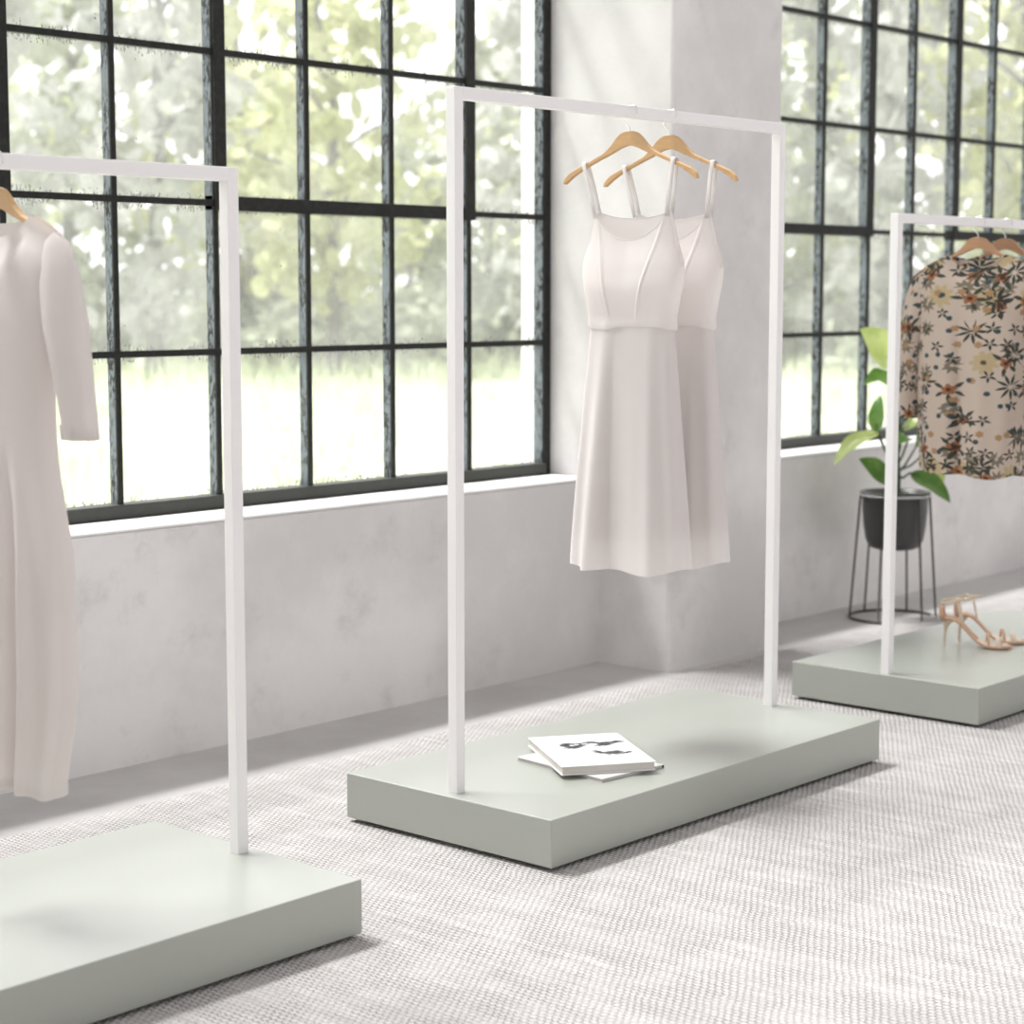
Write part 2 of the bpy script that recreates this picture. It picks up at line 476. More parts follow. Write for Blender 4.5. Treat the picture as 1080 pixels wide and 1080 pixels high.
def window(name, x0, x1, cols, sashes):
    r = bpy.data.objects.new(name, None); COL.objects.link(r); r.location = (x0, YG, SILL); r['kind'] = 'structure'
    ztop = ROW0 + ROWP * NROW
    f = MB()
    f.box(x0, x0 + .034, YG, YG + .05, SILL, ztop + .03)
    f.box(x1 - .034, x1, YG, YG + .05, SILL, ztop + .03)
    f.box(x0 + .034, x1 - .034, YG, YG + .05, ztop, ztop + .03)
    bevel(f.build('frame', M['steel'], r), .002)
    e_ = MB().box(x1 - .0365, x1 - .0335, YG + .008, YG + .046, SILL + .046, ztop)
    e_.build('sky_grey_side', M['sky_grey'], r)  # jamb side coloured as if the sky lit it
    b = MB().box(x0 + .034, x1 - .034, YG - .012, YG + .05, SILL + .006, SILL + .046)
    bevel(b.build('bottom_rail', M['frame_bottom'], r), .004)
    def bar_v(x, z0, z1, w=.018):
        o = bevel(MB().box(x - w / 2, x + w / 2, YG, YG + .009, z0, z1).build('muntin', M['steel'], r), .0015, 1)
        MB().box(x - w / 2 + .003, x + w / 2 - .003, YG + .009, YG + .042, z0, z1).build('sky_grey_side', M['sky_grey'], o)
    def bar_h(z, xa, xb, w=.019):
        o = bevel(MB().box(xa, xb, YG + .0005, YG + .0085, z - w / 2, z + w / 2).build('glazing_bar', M['steel'], r), .0015, 1)
        MB().box(xa, xb, YG + .0085, YG + .040, z - w / 2 + .003, z + w / 2 - .003).build('bar_web', M['steel'], o)
    for x in cols: bar_v(x, SILL + .046, ztop)
    for k in range(NROW): bar_h(ROW0 + ROWP * k, x0 + .034, x1 - .034)
    for (sa, sb) in sashes:
        s = MB(); z0, z1 = ROW0 + ROWP, ROW0 + ROWP * 5
        e = .021
        s.box(sa - e, sa + e, YG - .008, YG + .046, z0 - e, z1 + e)
        s.box(sb - e, sb + e, YG - .008, YG + .046, z0 - e, z1 + e)
        s.box(sa + e, sb - e, YG - .008, YG + .046, z0 - e, z0 + e)
        s.box(sa + e, sb - e, YG - .008, YG + .046, z1 - e, z1 + e)
        so = bevel(s.build('sash_frame', M['steel'], r), .002)
        for x in (sa, sb):
            MB().box(x - e - .0012, x - e + .004, YG + .004, YG + .042, z0 + e, z1 - e).build('sky_grey_side', M['sky_grey'], so)  # left-facing sides only, sky-lit grey given as colour
    g = MB(); g.v = [(x0, YG + .043, SILL + .02), (x1, YG + .043, SILL + .02), (x1, YG + .043, ztop + .02), (x0, YG + .043, ztop + .02)]; g.f = [(0, 1, 2, 3)]
    g.build('pane', M['glass'], r)
    return r
window('window_1', WL0, WL1, [4.80 - COLP * k for k in range(11)], [(3.735, 4.80), (1.93, 3.00)])
window('window_2', WR0, WR1, [6.22 + COLP * k for k in range(11)], [(6.22, 7.30), (8.03, 9.10)])

# outside ground
def outside():
    N = 26; P = []
    for i in range(N + 1):
        y = YOUT + (i / N) ** 1.6 * 70
        P.append([(-30 + 110 * j / 30, y, -.12 + (.12 * sin(j * 1.7 + i * .9) * min(1, i / 4))) for j in range(31)])
    g = MB().grid(P)
    o = g.build('meadow', M['meadow'], None, True); o['kind'] = 'structure'
outside()

# ------------------------------------------------------------------ display racks
PL, PY0, PY1 = 1.368, 2.709, 3.356
PB, PT = .020, .129
YR = 3.0325
TW = .0275
def rack(x0, x1, xa, xb, H, label):
    r = thing('clothes_rack', ((x0 + x1) / 2, (PY0 + PY1) / 2, 0), label, 'clothes rack', None)
    p = bevel(MB().box(x0, x1, PY0, PY1, PB, PT).build('platform', M['sage'], r), .0025, 2)
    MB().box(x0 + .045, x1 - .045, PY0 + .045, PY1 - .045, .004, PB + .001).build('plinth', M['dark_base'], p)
    h = TW / 2
    zt = PT + H
    for x in (xa, xb):
        bevel(MB().box(x - h, x + h, YR - h, YR + h, PT - .001, zt).build('post', M['white'], r), .0015, 2)
    bevel(MB().box(xa + h - .0005, xb - h + .0005, YR - h, YR + h, zt - TW, zt).build('rail', M['white'], r), .0015, 2)
    return r, zt
rM, ztM = rack(3.1796, 4.5474, 3.2218, 4.5004, 1.600, 'tall white rail rack on the sage platform with the books, two slip dresses hanging')
rL, ztL = rack(2.6058 - PL, 2.6058, 2.6058 - PL + .042, 2.5676, 1.392, 'low white rail rack on sage platform nearest the camera, holding the long-sleeved dress')
rR, ztR = rack(5.0979, 5.0979 + PL, 5.1243, 5.0979 + PL - .042, 1.379, 'low white rail rack on sage platform by the potted plant, holding the floral blouses')

# ------------------------------------------------------------------ rug
def rug():
    b = bevel(MB().box(-2.2, 10.5, -2.4, 3.85, 0, .010).build('woven_rug', M['rug']), .004)
    tag(b, 'large cream woven rug under the three sage platforms', 'rug')
rug()

# ------------------------------------------------------------------ hangers (root at the rail centre)
def hanger(x, zt, label, group, mat):
    zc = zt - TW / 2
    r = thing('clothes_hanger', (x, YR, zc), label, 'hanger', group)
    up = [(0, -.046), (.012, -.0465), (.026, -.051), (.040, -.062), (.056, -.0795), (.080, -.0975), (.12, -.114), (.16, -.129), (.190, -.142), (.204, -.154), (.210, -.165)]
    lo = [(.2085, -.1685), (.203, -.168), (.18, -.152), (.15, -.136), (.12, -.1235), (.085, -.110), (.055, -.099), (.028, -.0875), (.010, -.082), (0, -.0815)]
    half = up + lo
    poly = [(-u, z) for (u, z) in half] + [(u, z) for (u, z) in reversed(half)][1:-1]
    poly = [(u, z) for (u, z) in half] + [(-u, z) for (u, z) in reversed(half[1:-1])]
    b = MB().poly_prism(poly, lambda p, h: (x + h + .05 * p[0] ** 2 * 4 * 0, YR + p[0], zc + p[1]), -.0065, .0065)
    # wrap edges: soft bevel
    bevel(b.build('wooden_body', mat, r), .0035, 3)
    pts = [(0, -.050), (0, -.040), (.004, -.033), (.012, -.026), (.019, -.016), (.0222, -.004)]
    for k in range(1, 15):
        th = -.1 + (pi + .35) * k / 14
        a, e = cos(th), sin(th)
        rr = (abs(a) ** 4 + abs(e) ** 4) ** -.25
        pts.append((.0222 * a * rr, .0160 * e * rr if e > 0 else .0222 * e * rr))
    MB().tube([(x, YR + u, zc + z) for u, z in pts], .0016, 8).build('hook', M['chrome'], r, True)
    return r

def hanger_copy(src, x, zt, label): return dup(src, (x, YR, zt - TW / 2), 0, label)

XM1, XM2 = 3.85, 4.012
g = 'wooden hangers'
hM1 = hanger(XM1, ztM, 'light wooden hanger carrying the nearer slip dress on the tall rack', g, M['wood'])
hanger_copy(hM1, XM2, ztM, 'light wooden hanger carrying the farther slip dress on the tall rack')
XL = 2.03
XR1, XR2 = 5.62, 5.80
hanger_copy(hM1, XL, ztL, 'wooden hanger inside the long-sleeved dress at the left edge')
hR1 = hanger(XR1, ztR, 'reddish wooden hanger in the nearer floral blouse on the right rack', g, M['wood_dark'])
hanger_copy(hR1, XR2, ztR, 'reddish wooden hanger in the farther floral blouse at the right edge')

# ------------------------------------------------------------------ slip dress
def sgnpow(v, p): return math.copysign(abs(v) ** p, v)

def slip_dress(xc, label):
    yc = 3.0205
    r = thing('slip_dress', (xc, yc, .585), label, 'dress', 'slip dresses on the tall rack')
    WAIST = 1.192
    hwB = [(1.17, .133), (1.20, .131), (1.25, .138), (1.335, .1535), (1.40, .137), (1.49, .121)]
    tB = [(1.17, .048), (1.20, .045), (1.28, .050), (1.335, .040), (1.40, .022), (1.49, .009)]
    NA = 480
    def ztop(cu, front):
        if cu > .94:
            t = (1 - cu) / .06
            return 1.335 + .140 * t ** 1.0
        q = (cu / .94) ** 2
        return 1.475 - (.072 if front else .018) * (1 - q) ** 1.0
    def bod(th, z):
        c, s = cos(th), sin(th)
        w = prof(hwB, z); t = prof(tB, z)
        rip = .0035 * sin(5 * th + .7) * max(0, min(1, (1.30 - z) / .1))
        x = xc - sgnpow(s, .75) * (t + rip)      # s>0 : towards the camera side (-X)
        if s > 0:   # flatter front centre, raised princess seams
            x += .008 * math.exp(-((abs(c) * w - .0) / .05) ** 2)
            us = lerp(.040, .108, max(0, min(1, (z - 1.205) / .262)) ** 1.15)
            du = abs(c) * w - us
            x -= .0042 * math.exp(-(du / .0036) ** 2) * min(1, max(0, (z - 1.20) / .05)) + .0016 * math.exp(-((du - .012) / .012) ** 2)
        return (x, yc + w * c, z)
    P = []
    NR = 30
    for i in range(NR + 1):
        row = []
        for j in range(NA + 1):
            th = 2 * pi * j / NA
            cu = abs(cos(th)); zt = ztop(cu, sin(th) > 0)
            wv = .005 * sin(3 * th + 1.1) + .006 * math.exp(-((th - 1.5) / .3) ** 2)
            z = lerp(WAIST - .006 + wv, zt, i / NR)
            row.append(bod(th, z))
        P.append(row)
    # gathered lower edge puffs out over the skirt
    for j in range(NA + 1):
        th = 2 * pi * j / NA
        for k, (g_, dz) in enumerate(((-.002, .0), (.0022, .0), (.0016, 0))):
            x, y, z = P[k][j]; P[k][j] = (xc + (x - xc) * (1 + g_ * 12), yc + (y - yc) * (1 + g_ * 5), z)
    MB().grid(P).build('bodice', M['slip'], r, True)
    top = [P[NR][j] for j in range(NA)]
    MB().tube(top, .0011, 6, closed=True).build('binding', M['trim'], r, True)
    # skirt, with an inner lining that stops short of the hem
    hwS = [(.56, .183), (.60, .1815), (.75, .171), (.95, .152), (1.10, .138), (1.20, .128)]
    tS = [(.56, .080), (.75, .070), (1.0, .055), (1.20, .041)]
    rnd = random.Random(3)
    folds = [(3, .6, .6), (5, 2.1, .85), (7, .3, .85), (11, 1.9, .42), (17, .9, .10)]
    def skirt(hem, inset, amp):
        G = []; NR2 = 26
        for i in range(NR2 + 1):
            row = []
            for j in range(241):
                th = 2 * pi * j / 240
                c, s = cos(th), sin(th)
                zb = hem + .006 * sin(2 * th + .5) + .004 * sin(5 * th) - .010 * c
                z = lerp(WAIST + .006, zb, i / NR2)
                k = i / NR2
                A = amp * (.0016 + .0125 * k ** 1.1)
                f = sum(a * sin(n * th + ph) for n, ph, a in folds) * A
                f -= amp * .010 * k * math.exp(-((th - 1.35) / .07) ** 2) * 1.2
                w = prof(hwS, z) - inset; t = prof(tS, z) - inset
                row.append((xc - sgnpow(s, .8) * (t + f), yc + (w + f * .25) * c, z))
            G.append(row)
        return G
    MB().grid(skirt(.586, .003, 1.)).build('skirt', M['slip'], r, True)
    MB().grid(skirt(.655, .014, .7)).build('lining', M['lining'], r, True)
    # straps: ribbon up over the hanger arm and down the back
    for sg in (-1, 1):
        ua, ub = sg * .1115, sg * .1385
        zh = ztM - TW / 2 - .1205
        za = ztop(.939, True) - .012
        path = [(xc - .0105, ua, za - .004), (xc - .0102, lerp(ua, ub, .35), lerp(za, zh, .35)), (xc - .0095, lerp(ua, ub, .8), lerp(za, zh, .8)), (xc - .0085, ub, zh - .006),
                (xc - .0078, ub, zh + .002), (xc - .004, ub, zh + .0055), (xc + .004, ub, zh + .0055), (xc + .0078, ub, zh + .002), (xc + .0085, ub, zh - .006),
                (xc + .0095, lerp(ua, ub, .8), lerp(za, zh, .8)), (xc + .0102, lerp(ua, ub, .35), lerp(za, zh, .35)), (xc + .0105, ua, za - .004)]
        G = []
        for (x, u, z) in path:
            hw = .0062
            yy = YR + u * (1 if True else 1)
            yy = lerp(yc, YR, min(1, max(0, (z - za) / (zh - za)))) + u
            G.append([(x, yy - hw, z), (x, yy - hw * .3, z + .0001), (x, yy + hw * .3, z + .0001), (x, yy + hw, z)])
        o = MB().grid(G).build('strap', M['trim'], r, True)
        m = o.modifiers.new('thick', 'SOLIDIFY'); m.thickness = .0012; m.offset = 0
    return r
d1 = slip_dress(XM1, 'nearer pale slip dress with thin straps, its whole front showing')
dup(d1, (XM2, 3.0205, .585), 0, 'farther pale slip dress, half hidden behind the nearer one')

# ------------------------------------------------------------------ garment with sleeves
def tube_grid(rings):
    return MB().grid(rings)

def sleeve_rings(path, n=36, folds=0., seed=1, xflat=.6):
    """path: (centre u, z, half width, half depth)"""
    R = []
    for i, (u, z, hw, hd, tx, tz) in enumerate(path):
        row = []
        for j in range(n + 1):
            th = 2 * pi * j / n
            f = folds * sin(3 * th + seed + i * .25) + folds * .6 * sin(5 * th + 2 * seed - i * .4)
            a = (hw + f) * cos(th); b = (hd + f) * sgnpow(sin(th), .85)
            row.append((u + a * tx, b, z + a * tz))
        R.append(row)
    return R

def long_dress(xc):
    r = thing('long_sleeved_dress', (xc, YR, .38), 'long ivory dress with long sleeves, hanging at the left edge of the picture', 'dress')
    NA = 140
    hw = [(.36, .138), (.385, .138), (.50, .164), (.62, .180), (.79, .182), (.90, .163), (1.0, .146), (1.10, .143), (1.16, .150), (1.26, .183), (1.33, .198), (1.365, .196), (1.41, .125)]
    td = [(.36, .050), (.6, .055), (.8, .052), (1.0, .046), (1.2, .050), (1.33, .040), (1.37, .024), (1.41, .012)]
    def ztop(cu, front):
        # shoulder line: neck point u=.112 z=1.402, shoulder u=.195 z=1.366
        u = cu * .1965
        if u > .112: return lerp(1.409, 1.373, (u - .112) / (.1965 - .112))
        q = (u / .112) ** 2.6
        return 1.409 - (.037 if front else .012) * (1 - q)
    P = []; NR = 44
    for i in range(NR + 1):
        row = []
        for j in range(NA + 1):
            th = 2 * pi * j / NA; c, s = cos(th), sin(th)
            zb = .382 + .010 * c + .004 * sin(4 * th)
            zt = ztop(abs(c), s > 0)
            z = lerp(zb, zt, i / NR)
            w = prof(hw, z)
            if z > 1.30:       # keep u fixed above the chest so that the shoulder seam closes
                w = lerp(w, .1965, min(1, (z - 1.30) / .03))
            t = prof(td, z) * (1 if z < 1.3 else max(.15, min(1, (zt - z) / .07 + .15)))
            k = max(0, min(1, (1.05 - z) / .5))
            f = k * (.008 * sin(4 * th + .8) + .007 * sin(7 * th + 2.2) + .004 * sin(12 * th))
            # a deep pleat on the front, right of centre, from the hip down
            kp = max(0, min(1, (1.00 - z) / .25))
            f += kp * (.020 * math.exp(-((th - 2.22) / .09) ** 2) - .030 * math.exp(-((th - 2.04) / .07) ** 2))
            row.append((xc - sgnpow(s, .8) * max(.0095, t + f), YR + c * (w + f * .4), z))
        P.append(row)
    b = MB().grid(P).build('body', M['knit'], r, True)
    # turned hem
    for (lo_, hi_) in ((0, 1),):
        H = []
        for z0 in (0, .018):
            row = []
            for j in range(NA + 1):
                p = Vector(P[0][j]); q = Vector(P[1][j]); d = (q - p).normalized()
                x, y, z = p + d * z0
                row.append((xc + (x - xc) * 1.025, YR + (y - YR) * 1.008, z))
            H.append(row)
        MB().grid(H).build('hem', M['knit'], r, True)
    for sg in (-1, 1):
        path = [(.160, 1.362, .024, .012, .75, .66), (.172, 1.342, .038, .022, .86, .5), (.186, 1.295, .043, .031, .97, .22), (.199, 1.22, .043, .036, 1, .08), (.212, 1.15, .040, .032, 1, .04),
                (.223, 1.09, .0375, .029, 1, .03), (.230, 1.05, .0365, .027, 1, 0), (.2335, 1.023, .036, .026, 1, 0)]
        rings = sleeve_rings(path, 40, .0015, 1)
        G = [[(xc - y, YR + (-sg) * u, z) for (u, y, z) in row] for row in rings]
        MB().grid(G).build('sleeve', M['knit'], r, True)
        rc = sleeve_rings([(.2305, 1.048, .0372, .0278, 1, 0), (.2335, 1.022, .0370, .027, 1, 0), (.2335, 1.0215, .0345, .0245, 1, 0)], 40, .0015, 1)
        G = [[(xc - y, YR + (-sg) * u, z) for (u, y, z) in row] for row in rc]
        MB().grid(G).build('cuff', M['knit'], r, True)
    return r
long_dress(XL)

def blouse(xc, yc, label):
    r = thing('floral_blouse', (xc, yc, .70), label, 'blouse', 'floral blouses on the right rack')
    NA = 140
    hw = [(.68, .176), (.75, .179), (.90, .190), (1.06, .196), (1.2, .200), (1.26, .210)]
    td = [(.68, .075), (.9, .070), (1.1, .066), (1.25, .052), (1.33, .034), (1.37, .018), (1.40, .01)]
    W = .212
    def ztop(cu, front):
        u = cu * W
        if u > .098: return lerp(1.393, 1.340, ((u - .098) / (W - .098)) ** 1.3)
        q = (u / .098) ** 2.6
        return 1.393 - (.040 if front else .016) * (1 - q)
    P = []; UV = []; NR = 36
    for i in range(NR + 1):
        row = []
        for j in range(NA + 1):
            th = 2 * pi * j / NA; c, s = cos(th), sin(th)
            zb = .703 + .007 * sin(2 * th + 1) + .005 * sin(5 * th)
            zt = ztop(abs(c), s > 0)
            z = lerp(zb, zt, i / NR)
            w = prof(hw, z)
            if z > 1.26: w = lerp(w, W, min(1, (z - 1.26) / .04))
            t = prof(td, z) * (1 if z < 1.27 else max(.15, min(1, (zt - z) / .06 + .15)))
            k = max(0, min(1, (1.28 - z) / .45))
            f = k * (.006 * sin(3 * th + .8) + .007 * sin(6 * th + 2.) + .005 * sin(11 * th + .4))
            f += -k * .016 * math.exp(-((th - 1.42) / .07) ** 2)
            row.append((xc - sgnpow(s, .8) * max(.0095, t + f), yc + c * (w + f * .4), z))
            arc = th * .13
            UV.append((arc, z))
        P.append(row)
    m = MB().grid(P); m.build('body', M['floral'], r, True, uv=UV)
    for sg in (-1, 1):
        path = [(.174, 1.328, .024, .012, .72, .7), (.189, 1.306, .038, .022, .85, .5), (.203, 1.250, .045, .034, .97, .2), (.214, 1.17, .046, .042, 1, .08), (.224, 1.09, .044, .045, 1, .04),
                (.230, 1.00, .041, .047, 1, 0), (.231, .93, .038, .044, 1, 0), (.231, .872, .036, .041, 1, 0)]
        rings = sleeve_rings(path, 40, .0030, 2 + sg)
        G = [[(xc - y, yc + (-sg) * u, z) for (u, y, z) in row] for row in rings]
        uv = [(j / 40 * .28 + .9 * (sg + 2), z) for row, pz in zip(rings, path) for j, (u, y, z) in enumerate(row)]
        MB().grid(G).build('sleeve', M['floral'], r, True, uv=uv)
    top = [P[NR][j] for j in range(NA + 1) if abs(P[NR][j][1] - yc) < .1]
    fr = [p for p in top if p[0] < xc]; bk = [p for p in top if p[0] >= xc]
    fr.sort(key=lambda p: p[1]); bk.sort(key=lambda p: -p[1])
    MB().tube(fr + bk, .0022, 6, closed=True).build('neckband', M['floral'], r, True, uv=[(i * .001, 0) for i in range(6 * len(fr + bk))])
    return r
b1 = blouse(XR1, YR, 'nearer beige floral blouse, seen full front on the right rack')
dup(b1, (XR2, YR - .01, .70), radians(4), 'farther beige floral blouse, showing only its sleeve at the right edge')

# ------------------------------------------------------------------ books on the middle platform
def quadframe(c, ang): 
    ca, sa = cos(ang), sin(ang)
    return lambda a, b, z: (c[0] + a * ca - b * sa, c[1] + a * sa + b * ca, z)
def book(name, c, ang, L, Wd, z0, th, cover, label, thick):
    r = thing(name, (c[0], c[1], z0), label, 'book', 'books on the middle platform')
    fr = quadframe(c, ang)
    def pr(nm, a0, a1, b0, b1, za, zb, m, bv=.0008):
        b = MB().box(a0, a1, b0, b1, za, zb); b.v = [fr(*v) for v in b.v]
        return bevel(b.build(nm, m, r), bv)
    h = L / 2; w = Wd / 2
    pr('back_cover', -h, h, -w, w, z0, z0 + thick, cover)
    pr('pages', -h + .003, h - .003, -w + .003, w - .003, z0 + thick, z0 + th - thick, M['pages'])
    pr('front_cover', -h, h, -w, w, z0 + th - thick, z0 + th, cover)
    return r, fr, pr

rb, fr, pr = book('magazine', (3.632, 2.973), radians(83.9), .300, .211, PT, .009, M['cover2'], 'thin pale grey magazine lying askew beneath the white sketchbook', .0012)
pr('spine', -.150, .150, -.1062, -.1045, PT + .0004, PT + .0086, M['spine'])
rt, fr, pr = book('art_book', (3.656, 2.990), radians(55.7), .315, .234, PT + .009, .022, M['paper'], 'thick white book with grey plant sketches on its cover, on top of the magazine', .0028)
zt = PT + .031
def sketch():
    rnd = random.Random(5)
    def strip(v, f, fm, pts, w, mi, z=.0006):
        n0 = len(v)
        for k, p in enumerate(pts):
            q = pts[min(k + 1, len(pts) - 1)]; o = pts[max(k - 1, 0)]
            t = Vector((q[0] - o[0], q[1] - o[1])).normalized(); n = Vector((-t.y, t.x)) * w * (.5 + .5 * rnd.random())
            v += [fr(p[0] + n.x, p[1] + n.y, zt + z), fr(p[0] - n.x, p[1] - n.y, zt + z)]
        for k in range(len(pts) - 1):
            f.append((n0 + 2 * k, n0 + 2 * k + 1, n0 + 2 * k + 3, n0 + 2 * k + 2)); fm.append(mi)
    def blob(v, f, fm, cx, cy, a, b, rot, mi, z):
        n0 = len(v)
        for k in range(26):
            th = 2 * pi * k / 26; rr = 1 + .16 * sin(3 * th + cx * 90) + .10 * sin(7 * th + cy * 70)
            u, w = a * rr * cos(th), b * rr * sin(th)
            v.append(fr(cx + u * cos(rot) - w * sin(rot), cy + u * sin(rot) + w * cos(rot), zt + z))
        f.append(tuple(range(n0, n0 + 26))); fm.append(mi)
    # first coordinate: along the long side (far end positive); second: across (left positive)
    H_ = pi / 2
    for (cx, cy, a, b, rot, ln) in ((.062, .042, .020, .012, H_, 5), (.045, .050, .016, .013, .3, 5), (.036, .022, .024, .011, H_ + .3, 6), (.022, .038, .020, .009, H_, 4), (.058, .012, .010, .007, .5, 2),
                                    (.066, -.020, .024, .011, H_ - .2, 5), (.054, -.056, .030, .013, H_ + .15, 6), (.062, -.088, .016, .010, H_, 4), (.034, -.046, .022, .009, H_ + .2, 4),
                                    (-.040, -.014, .016, .010, .6, 3), (-.048, -.046, .028, .021, H_, 8), (-.052, -.080, .014, .006, H_ + .5, 3), (-.024, -.008, .012, .006, .9, 2)):
        v, f, fm = [], [], []
        blob(v, f, fm, cx, cy, a, b, rot, 1, .0003)
        blob(v, f, fm, cx + .003, cy - .002, a * .6, b * .6, rot, 0, .0005)
        for k in range(ln):
            th = rot + (rnd.random() - .5) * 1.2
            ox, oy = cx + (rnd.random() - .5) * a * .6, cy + (rnd.random() - .5) * b
            strip(v, f, fm, [(ox + t * a * 1.4 * cos(th + .3 * t), oy + t * a * 1.4 * sin(th + .3 * t)) for t in (-1, -.5, 0, .5, 1)], .0007, 0)
        mesh('plant_sketch', v, f, None, rt, mats=[M['ink'], M['ink2']], fm=fm)
    v, f, fm = [], [], []
    strip(v, f, fm, [(-.094 + .0062 * k, .078 - .0092 * k + .0015 * sin(k * 2.)) for k in range(10)], .0006, 0)
    mesh('sketch_line', v, f, None, rt, mats=[M['ink'], M['ink2']], fm=fm)
    v, f, fm = [], [], []
    strip(v, f, fm, [(-.115 + .003 * k, -.02 - .009 * k) for k in range(9)], .0005, 1)
    mesh('sketch_line', v, f, None, rt, mats=[M['ink'], M['ink2']], fm=fm)
sketch()

# ------------------------------------------------------------------ plant in its stand
CX, CY = 6.70, 3.945
YAW = .7263
RX, RY = sin(YAW), -cos(YAW)       # to the right as seen when facing the window corner
FX, FY = cos(YAW), sin(YAW)
def L3(s_, d_, z): return (CX + s_ * RX + d_ * FX, CY + s_ * RY + d_ * FY, z)
def stand():
    r = thing('plant_stand', (CX, CY, 0), 'dark wire plant stand with flared legs carrying the charcoal pot', 'plant stand')
    def ring(R, z): return [(CX + R * cos(2 * pi * k / 48), CY + R * sin(2 * pi * k / 48), z) for k in range(48)]
    MB().tube(ring(.170, .0055), .0052, 8, True).build('base_ring', M['wire'], r, True)
    MB().tube(ring(.1350, .490), .0052, 8, True).build('top_ring', M['rimwire'], r, True)
    for k in range(6):
        th = YAW - pi / 2 + k * pi / 3
        MB().tube([(CX + .170 * cos(th), CY + .170 * sin(th), .006), (CX + .1350 * cos(th), CY + .1350 * sin(th), .490)], .0045, 8).build('leg', M['wire'], r, True)
stand()

def leaf_pts(base, tip, width, nrm, droop=.15, fold=.25, n=14, m=6, wave=.04, shape=1.0):
    b, t = Vector(base), Vector(tip); ax = (t - b); Ln = ax.length; ax.normalize()
    nn = Vector(nrm); nn = (nn - ax * nn.dot(ax)).normalized(); sd = ax.cross(nn)
    G = []
    for i in range(n + 1):
        u = i / n
        w = width / 2 * (sin(pi * u ** (.72 * shape)) ** .8) * (1 if u < .999 else 0) + .0006
        c = b + ax * (Ln * u) + nn * (Ln * droop * (sin(pi * u * .9) * .9))
        row = []
        for j in range(-m, m + 1):
            v = j / m
            h = -fold * abs(v) ** 1.4 * w * -1 * .9 - .02 * w + wave * w * sin(u * 11 + v * 2) * abs(v)
            row.append(c + sd * (w * v) + nn * h)
        G.append(row)
    return G

def plant():
    r = thing('potted_plant', (CX, CY, .277), 'big-leaved green plant in a round charcoal pot on the wire stand', 'plant')
    pf = [(.0, .277), (.075, .277), (.098, .286), (.112, .315), (.121, .37), (.126, .43), (.1272, .494), (.136, .4965), (.1365, .502), (.1225, .503), (.1205, .48), (.0, .48)]
    pot = MB().lathe((CX, CY), pf, 56).build('pot', M['pot'], r, True)
    MB().lathe((CX, CY), [(0, .489), (.06, .490), (.119, .487)], 40).build('soil', M['soil'], r, True)
    st = [L3(0, 0, .47), L3(.002, 0, .56), L3(-.004, .01, .66), L3(.004, .01, .76), L3(-.006, .0, .88), L3(0, 0, 1.0), L3(-.01, 0, 1.10)]
    MB().tube(st, [.020, .0185, .017, .015, .012, .009, .006], 12).build('stem', M['stem'], r, True)
    N_ = lambda s_, d_, z: (s_ * RX + d_ * FX, s_ * RY + d_ * FY, z)
    # stalk root (s,d,z), leaf base, leaf tip, width, face normal, light or dark
    LV = [
     ((-.004, 0, .90), (-.03, -.02, 1.000), (-.165, -.06, 1.135), .170, (.45, -.8, .5), 'leaf_light', .10, .15),
     ((-.004, 0, .84), (-.015, -.02, .945), (-.140, -.06, .915), .100, (.1, -.35, .9), 'leaf', .16, .45),
     ((-.003, 0, .60), (-.080, -.02, .735), (-.055, .05, .875), .070, (-.6, -.6, .4), 'leaf', .10, .2),
     ((-.003, 0, .58), (-.075, -.03, .735), (-.250, -.07, .605), .095, (-.45, -.45, .8), 'leaf_light', .16, .3),
     ((-.002, 0, .55), (-.015, -.05, .545), (-.165, -.12, .640), .125, (.35, -.75, .75), 'leaf', -.05, .25),
     ((.002, 0, .56), (.050, -.03, .578), (.195, -.08, .462), .105, (.4, -.8, .75), 'leaf', .14, .22),
     ((.003, 0, .57), (.075, .02, .665), (.060, -.08, .800), .110, (.2, -.75, .6), 'leaf', .15, .25),
     ((.003, 0, .62), (.030, .03, .745), (.150, -.02, .770), .105, (.0, -.5, .9), 'leaf_light', .14, .3),
     ((.003, 0, .60), (.040, -.04, .715), (-.020, -.13, .690), .075, (.1, -.6, .9), 'leaf', .2, .3),
     ((.002, 0, .58), (.130, .10, .640), (.195, .05, .525), .085, (.4, -.6, .8), 'leaf_light', .12, .3),
     ((.000, 0, .86), (.040, .04, .955), (.165, .06, .990), .130, (.1, -.7, .7), 'leaf', .15, .25),
     ((.000, 0, .93), (.020, .02, 1.060), (.120, -.04, 1.170), .130, (-.3, -.7, .6), 'leaf_light', .12, .25),
     ((.000, 0, .72), (.060, .06, .850), (.215, .04, .830), .120, (.1, -.5, .9), 'leaf', .15, .3),
     ((.000, 0, .80), (-.02, .07, .910), (-.06, .21, .940), .110, (.0, .3, .9), 'leaf', .15, .3),
    ]
    for root_, b, t, w, nr, mt, dr, fo in LV:
        G = leaf_pts(L3(*b), L3(*t), w, N_(*nr), dr, fo)
        lf = MB().grid(G).build('leaf', M[mt], r, True)
        a, c = Vector(L3(*root_)), Vector(L3(*b)); mid = (a + c) / 2 + Vector((0, 0, -.012))
        ml = G[3][6]
        MB().tube([a, mid, c, ml], [.0055, .0045, .004, .0018], 8).build('petiole', M['petiole'], lf if False else r, True)
plant()

